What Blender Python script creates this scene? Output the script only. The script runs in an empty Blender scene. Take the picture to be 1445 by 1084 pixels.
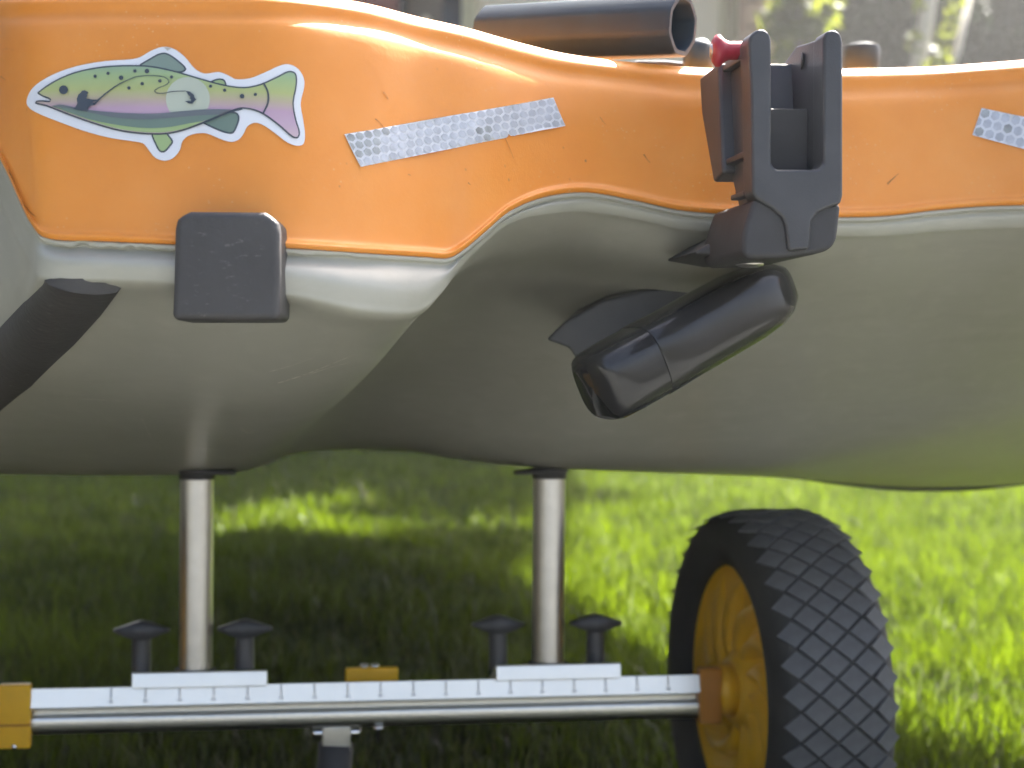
import bpy, bmesh, math, random
import numpy as np
from mathutils import Vector, Matrix
from mathutils.bvhtree import BVHTree
from mathutils.geometry import delaunay_2d_cdt
R_ = math.radians
rng = np.random.default_rng(7)
random.seed(7)
scn = bpy.context.scene
COL = scn.collection

# ------------------------------------------------------------------ camera, sky, sun, exposure
FPX, CX, CY, HCAM = 2168.0, 722.5, 542.0, 0.36
ROLL = R_(-0.4)
RIGHT = Vector((math.cos(ROLL), 0, -math.sin(ROLL)))
UP = Vector((math.sin(ROLL), 0, math.cos(ROLL)))
FWD = Vector((0, 1, 0))
CAM = Vector((0, 0, HCAM))
cam_d = bpy.data.cameras.new('camera')
cam = bpy.data.objects.new('camera', cam_d)
COL.objects.link(cam)
cam.matrix_world = Matrix(((RIGHT.x, UP.x, -FWD.x, CAM.x), (RIGHT.y, UP.y, -FWD.y, CAM.y),
                           (RIGHT.z, UP.z, -FWD.z, CAM.z), (0, 0, 0, 1)))
cam_d.sensor_width = 36.0
cam_d.lens = 36.0 * FPX / 1445.0
cam_d.clip_start = 0.02
cam_d.clip_end = 400
cam_d.dof.use_dof = True
cam_d.dof.focus_distance = 0.69
cam_d.dof.aperture_fstop = 12.0
scn.camera = cam

SUN_AZ, SUN_EL = R_(30), R_(52)        # towards the sun: azimuth from +Y to +X
world = bpy.data.worlds.new('World')
scn.world = world
world.use_nodes = True
wn = world.node_tree
wn.nodes.clear()
sky = wn.nodes.new('ShaderNodeTexSky')
sky.sky_type = 'NISHITA'
sky.sun_disc = False
sky.sun_elevation = SUN_EL
sky.sun_rotation = SUN_AZ
sky.air_density = 0.8
sky.dust_density = 6.0
sky.ozone_density = 0.3
bg = wn.nodes.new('ShaderNodeBackground')
bg.inputs['Strength'].default_value = 0.06
wo = wn.nodes.new('ShaderNodeOutputWorld')
wn.links.new(sky.outputs[0], bg.inputs[0])
wn.links.new(bg.outputs[0], wo.inputs[0])
sun_d = bpy.data.lights.new('sun', 'SUN')
sun_d.energy = 4.4
sun_d.angle = R_(0.5)
sun_d.color = (1.0, 0.96, 0.89)
sun = bpy.data.objects.new('sun', sun_d)
COL.objects.link(sun)
to_sun = Vector((math.sin(SUN_AZ) * math.cos(SUN_EL), math.cos(SUN_AZ) * math.cos(SUN_EL), math.sin(SUN_EL)))
sun.rotation_euler = to_sun.to_track_quat('Z', 'Y').to_euler()
scn.view_settings.view_transform = 'Standard'
scn.view_settings.look = 'None'
scn.view_settings.gamma = 1.0
scn.view_settings.exposure = 2.78
scn.view_settings.use_curve_mapping = False
try:
    scn.cycles.max_bounces = 5
    scn.cycles.diffuse_bounces = 2
    scn.cycles.glossy_bounces = 3
    scn.cycles.transmission_bounces = 3
    scn.cycles.use_adaptive_sampling = True
    scn.cycles.adaptive_threshold = 0.03
    scn.cycles.use_denoising = True
except Exception:
    pass


def P(px, py, d):
    """world point seen at photo pixel px, py that stands 2 d metres ahead"""
    d = 2 * d
    return CAM + RIGHT * ((px - CX) / FPX * d) + UP * ((CY - py) / FPX * d) + FWD * d


# ------------------------------------------------------------------ materials
MATS = {}


def nodes_of(m):
    m.use_nodes = True
    return m.node_tree, m.node_tree.nodes['Principled BSDF']


def N(nt, kind, **kw):
    n = nt.nodes.new(kind)
    for k, v in kw.items():
        if k in n.inputs.keys():
            n.inputs[k].default_value = v
        else:
            setattr(n, k, v)
    return n


def ramp(nt, fac, stops):
    r = nt.nodes.new('ShaderNodeValToRGB')
    e = r.color_ramp.elements
    while len(e) < len(stops):
        e.new(0.5)
    for k, (p, c) in enumerate(stops):
        e[k].position = p
        e[k].color = (*c, 1) if len(c) == 3 else c
    nt.links.new(fac, r.inputs[0])
    return r


def mixc(nt, fac, a, b, blend='MIX'):
    m = nt.nodes.new('ShaderNodeMix')
    m.data_type = 'RGBA'
    m.blend_type = blend
    for s, v in ((0, fac), (6, a), (7, b)):
        if hasattr(v, 'links') or hasattr(v, 'is_linked'):
            nt.links.new(v, m.inputs[s])
        elif s == 0:
            m.inputs[0].default_value = v
        else:
            m.inputs[s].default_value = (*v, 1) if len(v) == 3 else v
    return m.outputs[2]


def coords(nt, scale=(1, 1, 1)):
    t = nt.nodes.new('ShaderNodeTexCoord')
    mp = nt.nodes.new('ShaderNodeMapping')
    mp.inputs['Scale'].default_value = scale
    nt.links.new(t.outputs['Object'], mp.inputs[0])
    return mp.outputs[0]


def noise(nt, vec, scale, detail=3, rough=0.5):
    n = N(nt, 'ShaderNodeTexNoise', Scale=scale, Detail=detail, Roughness=rough)
    nt.links.new(vec, n.inputs['Vector'])
    return n.outputs[0]


def plain(name, color, rough=0.5, metal=0.0, spec=0.5, var=0.12, vscale=60, bump=0.0, bscale=400, coat=0.0):
    m = bpy.data.materials.new(name)
    nt, b = nodes_of(m)
    v = coords(nt)
    nz = noise(nt, v, vscale, 4)
    r = ramp(nt, nz, [(0.3, tuple(c * (1 - var) for c in color)), (0.7, tuple(min(1, c * (1 + var)) for c in color))])
    nt.links.new(r.outputs[0], b.inputs['Base Color'])
    b.inputs['Roughness'].default_value = rough
    b.inputs['Metallic'].default_value = metal
    b.inputs['Specular IOR Level'].default_value = spec
    b.inputs['Coat Weight'].default_value = coat
    if bump:
        bp = N(nt, 'ShaderNodeBump', Strength=bump, Distance=0.001)
        nt.links.new(noise(nt, v, bscale, 4), bp.inputs['Height'])
        nt.links.new(bp.outputs[0], b.inputs['Normal'])
    MATS[name] = m
    return m


def orange_plastic():
    m = bpy.data.materials.new('orange_plastic')
    nt, b = nodes_of(m)
    v = coords(nt)
    base = ramp(nt, noise(nt, v, 11, 7, 0.62), [(0.28, (0.74, 0.245, 0.022)), (0.5, (0.80, 0.285, 0.034)), (0.72, (0.84, 0.33, 0.060))]).outputs[0]
    # pale specks and nicks
    vo = N(nt, 'ShaderNodeTexVoronoi', Scale=330.0)
    nt.links.new(v, vo.inputs['Vector'])
    sp = ramp(nt, vo.outputs['Distance'], [(0.0, (1, 1, 1)), (0.10, (1, 1, 1)), (0.16, (0, 0, 0))]).outputs[0]
    gate = ramp(nt, noise(nt, v, 26, 3), [(0.53, (0, 0, 0)), (0.62, (0.55, 0.55, 0.55))]).outputs[0]
    f1 = mixc(nt, 1.0, sp, gate, 'MULTIPLY')
    c1 = mixc(nt, f1, base, (0.85, 0.55, 0.28))
    # dark flecks of dirt
    vo2 = N(nt, 'ShaderNodeTexVoronoi', Scale=120.0)
    nt.links.new(v, vo2.inputs['Vector'])
    dk = ramp(nt, vo2.outputs['Distance'], [(0.0, (1, 1, 1)), (0.07, (1, 1, 1)), (0.12, (0, 0, 0))]).outputs[0]
    g2 = ramp(nt, noise(nt, v, 17, 2), [(0.58, (0, 0, 0)), (0.66, (0.8, 0.8, 0.8))]).outputs[0]
    c2 = mixc(nt, mixc(nt, 1.0, dk, g2, 'MULTIPLY'), c1, (0.16, 0.07, 0.03))
    # long faint scratches
    vs = coords(nt, (22, 22, 300))
    vs.node.inputs['Rotation'].default_value = (0, 0.5, 0)
    s1 = ramp(nt, noise(nt, vs, 1.0, 5, 0.7), [(0.70, (0, 0, 0)), (0.80, (0.22, 0.22, 0.22))]).outputs[0]
    c3 = mixc(nt, s1, c2, (0.36, 0.12, 0.03))
    nt.links.new(c3, b.inputs['Base Color'])
    rr = ramp(nt, noise(nt, v, 30, 5), [(0.3, (0.42, 0.42, 0.42)), (0.75, (0.60, 0.60, 0.60))])
    nt.links.new(rr.outputs[0], b.inputs['Roughness'])
    bp = N(nt, 'ShaderNodeBump', Strength=0.16, Distance=0.0006)
    nt.links.new(noise(nt, v, 420, 4, 0.6), bp.inputs['Height'])
    bp2 = N(nt, 'ShaderNodeBump', Strength=0.10, Distance=0.01)
    nt.links.new(noise(nt, v, 12, 2), bp2.inputs['Height'])
    nt.links.new(bp.outputs[0], bp2.inputs['Normal'])
    nt.links.new(bp2.outputs[0], b.inputs['Normal'])
    b.inputs['Specular IOR Level'].default_value = 0.6
    b.inputs['Subsurface Weight'].default_value = 0.0
    MATS['orange'] = m


def grey_plastic():
    m = bpy.data.materials.new('grey_hull_plastic')
    nt, b = nodes_of(m)
    v = coords(nt)
    base = ramp(nt, noise(nt, v, 7, 4, 0.5), [(0.3, (0.385, 0.39, 0.345)), (0.5, (0.41, 0.415, 0.37)), (0.7, (0.44, 0.445, 0.40))]).outputs[0]
    vs = coords(nt, (70, 9, 160))
    sm = ramp(nt, noise(nt, vs, 1.0, 6, 0.6), [(0.50, (0, 0, 0)), (0.80, (0.30, 0.30, 0.30))]).outputs[0]
    vd = coords(nt, (12, 40, 90))
    dm = ramp(nt, noise(nt, vd, 1.0, 6, 0.65), [(0.52, (0, 0, 0)), (0.85, (0.30, 0.30, 0.30))]).outputs[0]
    c2 = mixc(nt, dm, mixc(nt, sm, base, (0.58, 0.57, 0.52)), (0.27, 0.26, 0.21))
    nt.links.new(c2, b.inputs['Base Color'])
    rr = ramp(nt, noise(nt, v, 20, 3), [(0.3, (0.28, 0.28, 0.28)), (0.75, (0.34, 0.34, 0.34))])
    nt.links.new(rr.outputs[0], b.inputs['Roughness'])
    bp = N(nt, 'ShaderNodeBump', Strength=0.10, Distance=0.0006)
    nt.links.new(noise(nt, v, 300, 4, 0.6), bp.inputs['Height'])
    bp2 = N(nt, 'ShaderNodeBump', Strength=0.03, Distance=0.01)
    nt.links.new(noise(nt, v, 9, 2), bp2.inputs['Height'])
    nt.links.new(bp.outputs[0], bp2.inputs['Normal'])
    nt.links.new(bp2.outputs[0], b.inputs['Normal'])
    MATS['grey'] = m


def scuffed_rubber():
    m = bpy.data.materials.new('scuffed_rubber')
    nt, b = nodes_of(m)
    v = coords(nt)
    base = ramp(nt, noise(nt, v, 45, 4), [(0.3, (0.052, 0.052, 0.056)), (0.7, (0.066, 0.066, 0.071))]).outputs[0]
    vs = coords(nt, (220, 260, 480))
    s = ramp(nt, noise(nt, vs, 1.0, 5, 0.65), [(0.60, (0, 0, 0)), (0.70, (0.5, 0.5, 0.5))]).outputs[0]
    g = ramp(nt, noise(nt, v, 38, 3), [(0.48, (0, 0, 0)), (0.58, (1, 1, 1))]).outputs[0]
    c = mixc(nt, mixc(nt, 1.0, s, g, 'MULTIPLY'), base, (0.22, 0.22, 0.22))
    nt.links.new(c, b.inputs['Base Color'])
    b.inputs['Roughness'].default_value = 0.55
    bp = N(nt, 'ShaderNodeBump', Strength=0.45, Distance=0.0012)
    nt.links.new(noise(nt, v, 230, 5, 0.65), bp.inputs['Height'])
    nt.links.new(bp.outputs[0], b.inputs['Normal'])
    MATS['scuffed'] = m


def leaf_material(name, c_lo, c_hi, t_lo, t_hi, trans=0.5, attr=True):
    m = bpy.data.materials.new(name)
    m.use_nodes = True
    nt = m.node_tree
    nt.nodes.clear()
    a = N(nt, 'ShaderNodeAttribute', attribute_name='tone')
    c = ramp(nt, a.outputs['Fac'], [(0.0, c_lo), (0.94, c_hi), (0.97, (0.16, 0.125, 0.05))]).outputs[0]
    t = ramp(nt, a.outputs['Fac'], [(0.0, t_lo), (0.94, t_hi), (0.97, tuple(.5 * c + .08 for c in t_hi))]).outputs[0]
    p = N(nt, 'ShaderNodeBsdfPrincipled', Roughness=0.42)
    nt.links.new(c, p.inputs['Base Color'])
    tr = N(nt, 'ShaderNodeBsdfTranslucent')
    nt.links.new(t, tr.inputs['Color'])
    mx = N(nt, 'ShaderNodeMixShader', Fac=trans)
    nt.links.new(p.outputs[0], mx.inputs[1])
    nt.links.new(tr.outputs[0], mx.inputs[2])
    o = nt.nodes.new('ShaderNodeOutputMaterial')
    nt.links.new(mx.outputs[0], o.inputs[0])
    MATS[name] = m
    return m


def soil_material():
    m = bpy.data.materials.new('lawn_soil')
    nt, b = nodes_of(m)
    v = coords(nt)
    r = ramp(nt, noise(nt, v, 35, 6, 0.7), [(0.3, (0.040, 0.040, 0.026)), (0.55, (0.062, 0.060, 0.040)), (0.75, (0.09, 0.085, 0.06))])
    nt.links.new(r.outputs[0], b.inputs['Base Color'])
    b.inputs['Roughness'].default_value = 0.95
    b.inputs['Specular IOR Level'].default_value = 0.1
    bp = N(nt, 'ShaderNodeBump', Strength=0.8, Distance=0.03)
    nt.links.new(noise(nt, v, 60, 5, 0.7), bp.inputs['Height'])
    nt.links.new(bp.outputs[0], b.inputs['Normal'])
    MATS['soil'] = m


def fish_gradient():
    m = bpy.data.materials.new('fish_print_gradient')
    nt, b = nodes_of(m)
    t = nt.nodes.new('ShaderNodeTexCoord')
    s = nt.nodes.new('ShaderNodeSeparateXYZ')
    nt.links.new(t.outputs['Generated'], s.inputs[0])
    inv = N(nt, 'ShaderNodeMath', operation='SUBTRACT')
    inv.inputs[0].default_value = 1.0
    nt.links.new(s.outputs['Z'], inv.inputs[1])
    r = ramp(nt, inv.outputs[0], [(0.0, (0.27, 0.40, 0.29)), (0.12, (0.33, 0.46, 0.24)), (0.34, (0.42, 0.48, 0.20)),
                                  (0.48, (0.46, 0.40, 0.30)), (0.62, (0.47, 0.33, 0.46)), (0.80, (0.50, 0.37, 0.50)),
                                  (1.0, (0.56, 0.45, 0.50))])
    nt.links.new(r.outputs[0], b.inputs['Base Color'])
    b.inputs['Roughness'].default_value = 0.42
    MATS['fish_grad'] = m


orange_plastic(); grey_plastic(); scuffed_rubber(); soil_material(); fish_gradient()
plain('black_plastic', (0.066, 0.069, 0.078), 0.38, bump=0.12, bscale=900)
plain('black_matte', (0.050, 0.051, 0.056), 0.6, bump=0.1, bscale=700)
plain('gloss_black', (0.030, 0.031, 0.034), 0.09, var=0.05)
plain('tube_plastic', (0.014, 0.036, 0.060), 0.55, spec=0.6, bump=0.1, bscale=700)
plain('red_plastic', (0.42, 0.035, 0.06), 0.4)
plain('aluminium', (0.78, 0.78, 0.74), 0.30, metal=1.0, var=0.04, vscale=200)
plain('bright_alu', (0.96, 0.93, 0.86), 0.32, metal=0.9, var=0.02)
plain('white_alu', (0.90, 0.91, 0.88), 0.4, metal=0.0, var=0.03)
plain('steel_tube', (0.62, 0.61, 0.60), 0.36, metal=1.0, var=0.05, vscale=90)
plain('dark_print', (0.05, 0.05, 0.05), 0.6)
plain('grey_print', (0.80, 0.80, 0.79), 0.5)
plain('yellow_plastic', (0.88, 0.49, 0.015), 0.42, var=0.06)
plain('amber_plastic', (0.50, 0.20, 0.015), 0.45, var=0.06)
plain('tyre_rubber', (0.030, 0.032, 0.034), 0.7, bump=0.15, bscale=900)
plain('tread_rubber', (0.088, 0.094, 0.106), 0.6, var=0.2, bump=0.2, bscale=900)
plain('pale_scratch', (0.62, 0.60, 0.55), 0.5, var=0.3, vscale=300)
plain('brown_scuff', (0.52, 0.19, 0.03), 0.5, var=0.5, vscale=300)
plain('chrome', (0.8, 0.8, 0.8), 0.15, metal=1.0)
plain('vinyl_white', (0.74, 0.78, 0.86), 0.4, var=0.02)
plain('print_slate', (0.050, 0.068, 0.095), 0.42, var=0.02)
plain('print_hill', (0.135, 0.160, 0.185), 0.42, var=0.02)
plain('print_midgreen', (0.150, 0.225, 0.195), 0.42, var=0.02)
plain('print_lightgreen', (0.33, 0.46, 0.22), 0.42, var=0.02)
plain('print_fin', (0.20, 0.28, 0.25), 0.42, var=0.02)
plain('print_moon', (0.47, 0.53, 0.45), 0.42, var=0.02)
plain('tape_grid', (0.70, 0.74, 0.82), 0.35, var=0.04)
plain('tape_cell', (0.46, 0.50, 0.58), 0.28, var=0.22, vscale=140)
plain('tape_cell_dirty', (0.33, 0.36, 0.39), 0.4, var=0.3, vscale=200)
plain('seam_grey', (0.42, 0.41, 0.39), 0.5, var=0.3, vscale=300, bump=0.5, bscale=500)
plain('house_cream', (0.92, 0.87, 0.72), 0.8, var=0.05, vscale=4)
plain('house_trim', (0.62, 0.60, 0.42), 0.7, var=0.05)
plain('house_door', (0.30, 0.12, 0.10), 0.6)
plain('house_greybrown', (0.30, 0.26, 0.22), 0.8)  # grey-brown side wall
plain('brick_pink', (0.52, 0.36, 0.27), 0.85, var=0.15, vscale=15)
plain('window_glass', (0.03, 0.035, 0.045), 0.08)
plain('roof_tile', (0.20, 0.10, 0.07), 0.8)
plain('bark', (0.16, 0.13, 0.10), 0.9, var=0.3, bump=0.6, bscale=60)
plain('pale_bark', (0.62, 0.58, 0.50), 0.85, var=0.15, bump=0.3, bscale=60)
leaf_material('grass_blade', (0.028, 0.032, 0.022), (0.050, 0.060, 0.034), (0.034, 0.062, 0.003), (0.195, 0.285, 0.005), 0.5)
leaf_material('dark_leaf', (0.013, 0.022, 0.012), (0.030, 0.048, 0.022), (0.014, 0.024, 0.009), (0.032, 0.050, 0.014), 0.3)
leaf_material('bright_leaf', (0.06, 0.10, 0.02), (0.12, 0.17, 0.03), (0.15, 0.19, 0.01), (0.24, 0.26, 0.018), 0.6)


# ------------------------------------------------------------------ object helpers
def link(name, me, parent=None, mat=None):
    o = bpy.data.objects.new(name, me)
    COL.objects.link(o)
    if parent is not None:
        o.parent = parent
        o.matrix_parent_inverse = parent.matrix_world.inverted()
    if mat is not None and me is not None and not me.materials:
        me.materials.append(MATS[mat])
    return o


def mesh(name, verts, faces, mat, parent=None, smooth=True):
    me = bpy.data.meshes.new(name)
    me.from_pydata([tuple(v) for v in verts], [], faces)
    bm = bmesh.new(); bm.from_mesh(me)
    bmesh.ops.recalc_face_normals(bm, faces=bm.faces)
    bm.to_mesh(me); bm.free()
    if smooth:
        me.polygons.foreach_set('use_smooth', [True] * len(me.polygons))
    return link(name, me, parent, mat)


def thing(name, label, cat, loc=(0, 0, 0), group=None):
    o = bpy.data.objects.new(name, None)
    COL.objects.link(o)
    o.location = loc
    o.empty_display_size = 0.05
    o['label'] = label
    o['category'] = cat
    if group:
        o['group'] = group
    bpy.context.view_layer.update()
    return o


def tag(o, label, cat, group=None):
    o['label'] = label; o['category'] = cat
    if group:
        o['group'] = group
    return o


def bevel(o, w, seg=3, angle=30):
    m = o.modifiers.new('bevel', 'BEVEL')
    m.width = w; m.segments = seg; m.limit_method = 'ANGLE'; m.angle_limit = R_(angle)
    me = o.data
    me.polygons.foreach_set('use_smooth', [True] * len(me.polygons))
    w2 = o.modifiers.new('wn', 'WEIGHTED_NORMAL')
    w2.keep_sharp = False
    return o


def prism(name, pts0, vec, mat, parent, bev=0.0, seg=3):
    """polygon of world points pushed along vec"""
    n = len(pts0)
    v = [Vector(p) for p in pts0] + [Vector(p) + vec for p in pts0]
    f = [list(range(n)), list(range(2 * n - 1, n - 1, -1))]
    f += [[i, (i + 1) % n, n + (i + 1) % n, n + i] for i in range(n)]
    o = mesh(name, v, f, mat, parent, smooth=False)
    if bev:
        bevel(o, bev, seg)
    return o


def box(name, x0, x1, y0, y1, z0, z1, mat, parent, bev=0.0, seg=2):
    return prism(name, [(x0, y0, z0), (x1, y0, z0), (x1, y0, z1), (x0, y0, z1)], Vector((0, y1 - y0, 0)), mat, parent, bev, seg)


def frame_for(axis):
    a = Vector(axis).normalized()
    u = a.orthogonal().normalized()
    if abs(a.z) < 0.95:
        u = Vector((0, 0, 1)).cross(a).normalized()
    return a, u, a.cross(u).normalized()


def lathe(name, origin, axis, prof, mat, parent, seg=32, close=False, power=2.0, twist=0.0, caps=True):
    """prof = [(t along axis, radius)]"""
    a, u, w = frame_for(axis)
    origin = Vector(origin)
    v, f = [], []
    n = len(prof)
    for t, r in prof:
        for k in range(seg):
            an = 2 * math.pi * k / seg + twist
            c, s = math.cos(an), math.sin(an)
            q = (abs(c) ** power + abs(s) ** power) ** (-1 / power)
            v.append(origin + a * t + (u * c + w * s) * r * q)
    for i in range(n - 1):
        for k in range(seg):
            k2 = (k + 1) % seg
            f.append([i * seg + k, i * seg + k2, (i + 1) * seg + k2, (i + 1) * seg + k])
    if close:
        for k in range(seg):
            k2 = (k + 1) % seg
            f.append([(n - 1) * seg + k, (n - 1) * seg + k2, k2, k])
    elif caps:
        f.append(list(range(seg))[::-1])
        f.append([(n - 1) * seg + k for k in range(seg)])
    o = mesh(name, v, f, mat, parent)
    return o


def sharp(o, ang=40):
    bm = bmesh.new(); bm.from_mesh(o.data)
    for e in bm.edges:
        if len(e.link_faces) == 2 and e.calc_face_angle(0) > R_(ang):
            e.smooth = False
    bm.to_mesh(o.data); bm.free()
    return o


def tube(name, pts, radii, mat, parent, seg=10):
    v, f = [], []
    pts = [Vector(p) for p in pts]
    for i, p in enumerate(pts):
        t = (pts[min(i + 1, len(pts) - 1)] - pts[max(i - 1, 0)]).normalized()
        a, u, w = frame_for(t)
        for k in range(seg):
            an = 2 * math.pi * k / seg
            v.append(p + (u * math.cos(an) + w * math.sin(an)) * radii[i])
    for i in range(len(pts) - 1):
        for k in range(seg):
            k2 = (k + 1) % seg
            f.append([i * seg + k, i * seg + k2, (i + 1) * seg + k2, (i + 1) * seg + k])
    f.append(list(range(seg))); f.append([(len(pts) - 1) * seg + k for k in range(seg)])
    return mesh(name, v, f, mat, parent)


def crspline(p, n):
    """chord-length Catmull-Rom through p (k,3), n steps per segment"""
    p = np.asarray(p, float)
    h = np.maximum(np.linalg.norm(np.diff(p, axis=0), axis=1) ** 0.5, 1e-5)
    k = len(p)
    m = np.zeros_like(p)
    sl = np.diff(p, axis=0) / h[:, None]
    m[0] = sl[0]; m[-1] = sl[-1]
    for i in range(1, k - 1):
        m[i] = (sl[i - 1] * h[i] + sl[i] * h[i - 1]) / (h[i - 1] + h[i])
    out = []
    for i in range(k - 1):
        t = np.linspace(0, 1, n, endpoint=False)[:, None]
        out.append((2 * t**3 - 3 * t**2 + 1) * p[i] + (t**3 - 2 * t**2 + t) * h[i] * m[i]
                   + (-2 * t**3 + 3 * t**2) * p[i + 1] + (t**3 - t**2) * h[i] * m[i + 1])
    out.append(p[-1:])
    return np.concatenate(out)


def loft(rows, nr, nc):
    """rows: list of rows of world points -> fine grid (R, C, 3)"""
    a = np.array([[tuple(q) for q in r] for r in rows], float)
    b = np.stack([crspline(a[i], nc) for i in range(a.shape[0])])
    c = np.stack([crspline(b[:, j], nr) for j in range(b.shape[1])], axis=1)
    return c


def grid_mesh(name, g, mat, parent, smooth=True):
    Rr, Cc = g.shape[:2]
    v = g.reshape(-1, 3)
    idx = np.arange(Rr * Cc).reshape(Rr, Cc)
    f = np.stack([idx[:-1, :-1], idx[:-1, 1:], idx[1:, 1:], idx[1:, :-1]], -1).reshape(-1, 4)
    me = bpy.data.meshes.new(name)
    me.from_pydata(v.tolist(), [], f.tolist())
    me.polygons.foreach_set('use_smooth', [smooth] * len(me.polygons))
    return link(name, me, parent, mat)


def smooth_noise(x, seed=0):
    r = np.random.default_rng(seed)
    t = r.uniform(-1, 1, 4000)
    i = np.floor(x).astype(int)
    f = x - i
    f = f * f * (3 - 2 * f)
    return t[i % 4000] * (1 - f) + t[(i + 1) % 4000] * f


# ------------------------------------------------------------------ ground
bm = bmesh.new()
bmesh.ops.create_grid(bm, x_segments=60, y_segments=60, size=60)
me = bpy.data.meshes.new('lawn_ground'); bm.to_mesh(me); bm.free()
ground = link('ground', me, None, 'soil')
ground['kind'] = 'structure'

plain('bounce_paving', (0.115, 0.116, 0.104), 0.85, var=0.15, vscale=9, bump=0.4, bscale=90)
bounce_slab = box('bounce_slab', -3.2, 3.2, -4.5, 0.62, 0.001, 0.035, 'bounce_paving', None, .006)  # unseen slab added to bounce neutral light onto the hull underside
bounce_slab['kind'] = 'structure'

# ------------------------------------------------------------------ kayak shell
kayak = thing('kayak', 'orange and grey plastic kayak seen from its stern, resting on a wheeled cart', 'kayak', (0.13, 0.80, 0.30))
AX = Vector((-0.18, 0.98, 0)).normalized()
LAT = Vector((AX.y, -AX.x, 0))
C0 = Vector((0.14, 0.80, 0))
seam = [(-230, 0, .52), (-140, 60, .42), (-60, 140, .352), (0, 225, .325), (45, 318, .312), (65, 336, .308), (150, 341, .306),
        (240, 345, .306), (395, 350, .309), (520, 358, .321), (600, 363, .334), (634, 364, .340), (655, 352, .343),
        (685, 327, .349), (720, 298, .357), (770, 278, .367), (830, 272, .377), (900, 284, .384), (960, 297, .388),
        (1030, 303, .391), (1110, 306, .395), (1180, 307, .400), (1250, 305, .405), (1320, 297, .408), (1380, 292, .408),
        (1445, 290, .405), (1530, 292, .400), (1650, 345, .41), (1760, 350, .43), (1850, 330, .46), (1900, 200, .52)]
NCOL = len(seam)
seam_old = dict(zip(range(NCOL), [.52, .42, .352, .325, .312, .308, .306, .306, .309, .321, .334, .340, .343, .349, .357, .367, .382, .396, .406, .413, .417, .418, .417, .413, .408, .400, .395, .41, .43, .46, .52]))
# (dy, dd) of lip belly, (dx, dy, dd) of lip foot
lip = [(20, .0, 0, 40, .0), (25, .020, 0, 50, .045), (25, .016, -4, 50, .040), (25, .010, -6, 55, .028), (26, .002, -4, 58, .008),
       (27, -.004, 0, 58, -.003), (28, -.005, 0, 56, -.003), (28, -.005, 0, 56, -.003), (32, -.006, 0, 66, -.004),
       (42, -.007, 0, 83, -.005), (42, -.007, -6, 76, -.005), (24, -.005, -10, 48, -.004), (12, -.002, -8, 30, .002),
       (9, .0, -4, 20, .003), (9, -.001, 0, 19, .003), (12, -.002, 0, 27, .003), (13, -.0005, 0, 31, .006), (13, -.0005, 0, 30, .006),
       (13, -.0005, 0, 30, .006), (13, -.0005, 0, 30, .006), (13, -.0005, 0, 30, .006), (13, -.0005, 0, 30, .006), (13, -.0005, 0, 32, .006),
       (14, -.0005, 0, 34, .006), (15, -.0005, 0, 36, .006), (15, -.0005, 0, 36, .006), (18, -.0005, 0, 40, .006), (25, -.004, 0, 55, .0),
       (25, -.004, 0, 55, .0), (25, -.002, 0, 50, .0), (20, 0, 0, 40, 0)]
bend = [(-560, 470, .80), (-420, 560, .72), (-280, 625, .66), (-150, 650, .62), (-70, 658, .60), (-10, 661, .59), (100, 664, .58),
        (200, 665, .575), (290, 664, .575), (333, 660, .578), (365, 649, .583), (398, 633, .595), (425, 626, .61), (465, 622, .63),
        (515, 622, .645), (575, 626, .645), (645, 638, .625), (725, 648, .595), (790, 653, .578), (850, 656, .575), (930, 659, .58),
        (1010, 660, .585), (1090, 658, .59), (1170, 650, .595), (1265, 637, .60), (1365, 618, .60), (1475, 594, .60), (1590, 560, .62),
        (1700, 520, .65), (1800, 460, .69), (1850, 380, .74)]
tang = [(-600, 480, 1.0), (-440, 575, .85), (-290, 636, .75), (-155, 657, .69), (-72, 664, .66), (-10, 667, .64), (100, 669, .63),
        (200, 670, .625), (290, 669, .625), (336, 666, .63), (372, 657, .64), (405, 643, .67), (432, 637, .69), (470, 634, .71),
        (520, 634, .72), (580, 637, .72), (650, 647, .69), (728, 656, .65), (792, 660, .625), (852, 662, .625), (932, 665, .635),
        (1012, 667, .66), (1100, 671, .70), (1195, 680, .78), (1290, 685, .84), (1395, 681, .86), (1480, 668, .86), (1545, 630, .86),
        (1590, 570, .87), (1620, 500, .88), (1640, 400, .90)]
bend = [(x, y, .31 + (d - .31) * .86) for x, y, d in bend]
tang = [(x, y, .31 + (d - .31) * .86) for x, y, d in tang]


def station(s, w, zb, zg, q):
    c = math.cos(math.pi * q)
    return C0 + AX * s - LAT * (w * math.copysign(abs(c) ** 0.6, c)) + Vector((0, 0, HCAM + zb + (zg - zb) * abs(c) ** 7))


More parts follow.
